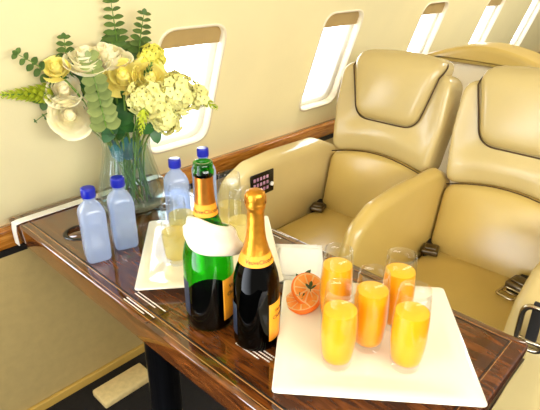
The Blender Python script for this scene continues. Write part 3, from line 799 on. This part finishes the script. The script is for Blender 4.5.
rose(70, 115, .066, .115, M['cream_rose'], 'big open cream rose lowest at the front of the bouquet', face=CAMD(at(70,115))*1.0+Vector((-.1,-.05,-.05)), petals=20, seed=3)
rose(64, 90, .055, .085, M['cream_rose'], 'cream rose just above the lowest big open rose', petals=17, seed=4)
rose(56, 67, .046, .05, M['yellow_rose'], 'pale rose bud beside the short eucalyptus sprigs', petals=12, seed=5, face=(-.4,-.5,.8))
rose(86, 58, .072, .03, M['cream_rose'], 'white rose high in the bouquet left of centre', petals=18, seed=6, face=(-.2,-.3,.9))
rose(108, 54, .068, .02, M['cream_rose'], 'cream rose at the top centre of the bouquet', petals=18, seed=7, face=(-.1,-.3,.9))
rose(123, 76, .066, .075, M['yellow_rose'], 'pale yellow rose in the middle of the bouquet', petals=18, seed=8)
rose(150, 77, .068, .06, M['yellow_rose'], 'pale yellow rose in front of the lemon blossoms, right of centre', petals=18, seed=9, face=CAMD(at(149,77))+Vector((.3,-.2,.5)))
def blossom(px, py, rx, rz, off, m, label, nf=90, seed=1, fr=.013):
    p = at(px, py, off); rnd = random.Random(seed); pts = stem_pts(p); t = thing('blossom_cluster', label, 'blossom', pts[0], 0, 'lemon blossom clusters')
    c = p-t.location; bm = B(); be = B(); sd = CAMD(p)
    for i in range(nf):
        z = 1-2*(i+.5)/nf; a = i*2.39996; r = math.sqrt(1-z*z); d = Vector((r*math.cos(a), r*math.sin(a), z))
        k = rnd.uniform(.74, 1.16); o_ = c+Vector((d.x*rx, d.y*rx, d.z*rz))*k; s, u, n = frame(d+Vector((rnd.uniform(-.3,.3) for _ in range(3))))
        f = fr*rnd.uniform(.75, 1.35)
        for q in range(5):
            aa = q*2*PI/5+i; e = s*math.cos(aa)+u*math.sin(aa); leaf_blade(bm, o_, e+n*.35, n, f, f*.42, 3, .25, .25)
        lathe(be, [(.0016, 0), (.0016, .003), (.0004, .004)], 6, ctr=o_)
    lathe(bm, [(.004, -rz*.8), (rx*.75, -rz*.35), (rx*.8, rz*.2), (rx*.4, rz*.7), (.003, rz*.85)], 14, ctr=c)
    ob = obj('florets', bm, m, t); obj('floret_centres', be, M['eye'], ob)
    bm = B(); tube(bm, local(t, pts), .0028, 7); obj('stem', bm, M['stem'], t)
blossom(148, 98, .050, .048, .07, M['floret'], 'white-lemon blossom cluster low at the front above the dark leaves', 95, 1, .016)
blossom(176, 94, .052, .050, .04, M['floret'], 'lemon blossom cluster on the right of the bouquet before the window', 100, 2, .015)
blossom(166, 116, .040, .046, .05, M['floret'], 'lemon blossom cluster drooping lowest on the right', 80, 3, .014)
blossom(196, 95, .032, .030, .02, M['floret'], 'small lemon blossom cluster farthest right, next to a green tip', 60, 4, .013)
blossom(152, 58, .032, .030, .0, M['lemon'], 'yellow blossom cluster high behind the yellow roses', 60, 5, .013)
def eucalyptus(tip, mid, off, m, label, pairs, leaf, round_=.5, group='eucalyptus stems', start=None, face=0, taper=.45):
    a, b = at(*tip, off), at(*mid, off); pts = stem_pts(b); t = thing('eucalyptus_stem', label, 'foliage', pts[0], 0, group)
    up_ = [b+(a-b)*i/6+Vector((0,0,.006*math.sin(PI*i/6))) for i in range(1, 7)]; allp = local(t, pts+up_)
    bm = B(); tube(bm, allp, [.0022]*len(pts)+[.0018-.0002*i for i in range(6)], 6); obj('stem', bm, M['stem'], t)
    bm = B(); L = (a-b).length; ax = (a-b).normalized(); cdn = CAMD(b)
    for i in range(pairs):
        f = i/(pairs-1); base = b+(a-b)*(f*1.0)-t.location; sz = leaf*(1-taper*f)
        side = ax.cross(cdn).normalized(); alt = cdn if i % 2 else (cdn*.55)
        for sg in (1, -1):
            d = side*sg*(1 if i % 2 == 0 else .75)+ax*.28+cdn*(.30*sg if i % 2 else .1)
            nrm = (ax*.75+cdn*(.55+face)+Vector((0,0,.2)))
            leaf_blade(bm, base, d, nrm, sz, sz*round_, 7, .12, .18)
    leaf_blade(bm, a-t.location, ax, cdn, leaf*.45, leaf*.2, 5)
    obj('leaves', bm, m, t)
eucalyptus((111, 2), (118, 48), -.01, M['euc'], 'tallest eucalyptus stem rising above the top centre roses', 7, .038, .34)
eucalyptus((144, 14), (139, 52), -.02, M['euc'], 'dark eucalyptus stem rising above the roses toward the window', 7, .034, .45)
eucalyptus((64, 38), (68, 70), .02, M['euc'], 'short eucalyptus stem standing behind the pale rose bud', 6, .032, .45)
eucalyptus((17, 54), (62, 84), .03, M['euc'], 'eucalyptus stem slanting out to the left before the wall', 7, .031, .45)
eucalyptus((89, 58), (106, 126), .125, M['euc_light'], 'broad sage-green eucalyptus stem hanging over the bouquet front', 10, .041, .52, face=.9, taper=.3)
eucalyptus((36, 121), (62, 108), .08, M['euc'], 'small thin eucalyptus sprig low beside the big open rose', 4, .014, .42)
def spike(tip, mid, off, label, r, n, m):
    a, b = at(*tip, off), at(*mid, off); pts = stem_pts(b); t = thing('flower_spike', label, 'flower', pts[0], 0, 'green flower spikes')
    bm = B(); tube(bm, local(t, pts+[b+(a-b)*.5, a]), .002, 6); obj('stem', bm, M['stem'], t)
    bm = B(); ax = (a-b).normalized(); s, u, nn = frame(ax)
    for i in range(n):
        f = (i+.5)/n; ang = i*2.39996; e = s*math.cos(ang)+u*math.sin(ang); rr = r*(1-.75*f)
        base = b+(a-b)*f-t.location; leaf_blade(bm, base+e*.002, e*.8+ax*.9, e-ax*.5+nn*.1, rr*1.2, rr*.3, 4, .4)
    obj('buds', bm, m, t)
spike((2, 95), (56, 93), .05, 'long lime-green flower spike pointing out to the left', .034, 70, M['lime'])
spike((217, 108), (196, 96), .02, 'short green flower spike poking out right before the window', .024, 36, M['lime'])
spike((152, 62), (146, 78), .07, 'small dark green tip between the yellow roses and yellow blossom', .014, 24, M['leaf'])
spike((141, 134), (144, 108), .125, 'pale green flower spike hanging under the white-lemon blossom', .020, 36, M['lime'])
def greens(px, py, off, label, n, L, seed, m):
    p = at(px, py, off); rnd = random.Random(seed); pts = stem_pts(p); t = thing('leafy_stem', label, 'foliage', pts[0], 0, 'dark leafy stems')
    bm = B(); tube(bm, local(t, pts), .0024, 6); obj('stem', bm, M['stem'], t)
    bm = B(); cdn = CAMD(p); s, u, nn = frame(cdn)
    for i in range(n):
        a = 2*PI*i/n+rnd.uniform(-.2,.2); d = s*math.cos(a)+u*math.sin(a)+cdn*rnd.uniform(-.3,.4)
        leaf_blade(bm, p-t.location-cdn*rnd.uniform(0,.02), d, cdn*1.0+Vector((0,0,.4)), L*rnd.uniform(.8,1.15), L*.32, 7, .12, .25)
    obj('leaves', bm, m, t)
greens(116, 122, .085, 'broad dark green leaves over the vase rim at the front', 7, .062, 1, M['leaf'])
greens(154, 127, .075, 'dark green leaf hanging over the vase rim under the lemon blossom', 4, .050, 2, M['leaf'])
greens(92, 102, .06, 'dark leaves between the big rose and the sage eucalyptus', 6, .050, 3, M['leaf'])
greens(126, 98, .03, 'dark leaves in the heart of the bouquet behind the yellow rose', 8, .060, 4, M['leaf'])
greens(134, 50, -.02, 'dark leaves behind the top centre roses under the tall eucalyptus', 6, .038, 5, M['euc'])
greens(84, 82, .06, 'dark leaves between the two cream roses and the sage eucalyptus', 6, .042, 6, M['leaf'])
greens(112, 42, -.01, 'dark leaves at the foot of the tallest eucalyptus stem', 6, .042, 7, M['euc'])
greens(46, 100, .07, 'dark leaves below the long lime-green spike', 5, .036, 8, M['euc'])
M['teal'] = mat('blue_green_leaf', '#1d5a5c', .4, .2, 18, col2='#3f8a8c')
t = thing('leafy_stem', 'blue-green leaves packed inside the upper part of the clear vase', 'foliage', (VX, VY, T+.015), 0, 'dark leafy stems')
bm = B(); tube(bm, [(0,0,0), (.01,.005,.1), (.004,0,.21)], .0025, 6); obj('stem', bm, M['stem'], t)
bm = B(); rnd = random.Random(11)
for i in range(13):
    a = i*2.39996; e = Vector((math.cos(a), math.sin(a), 0)); leaf_blade(bm, e*rnd.uniform(.015,.042)+Vector((0,0,rnd.uniform(.10,.15))), e*.12+Vector((rnd.uniform(-.15,.15),0,1)), e, rnd.uniform(.055,.085), .020, 7, .2, 0)
obj('leaves', bm, M['teal'], t)
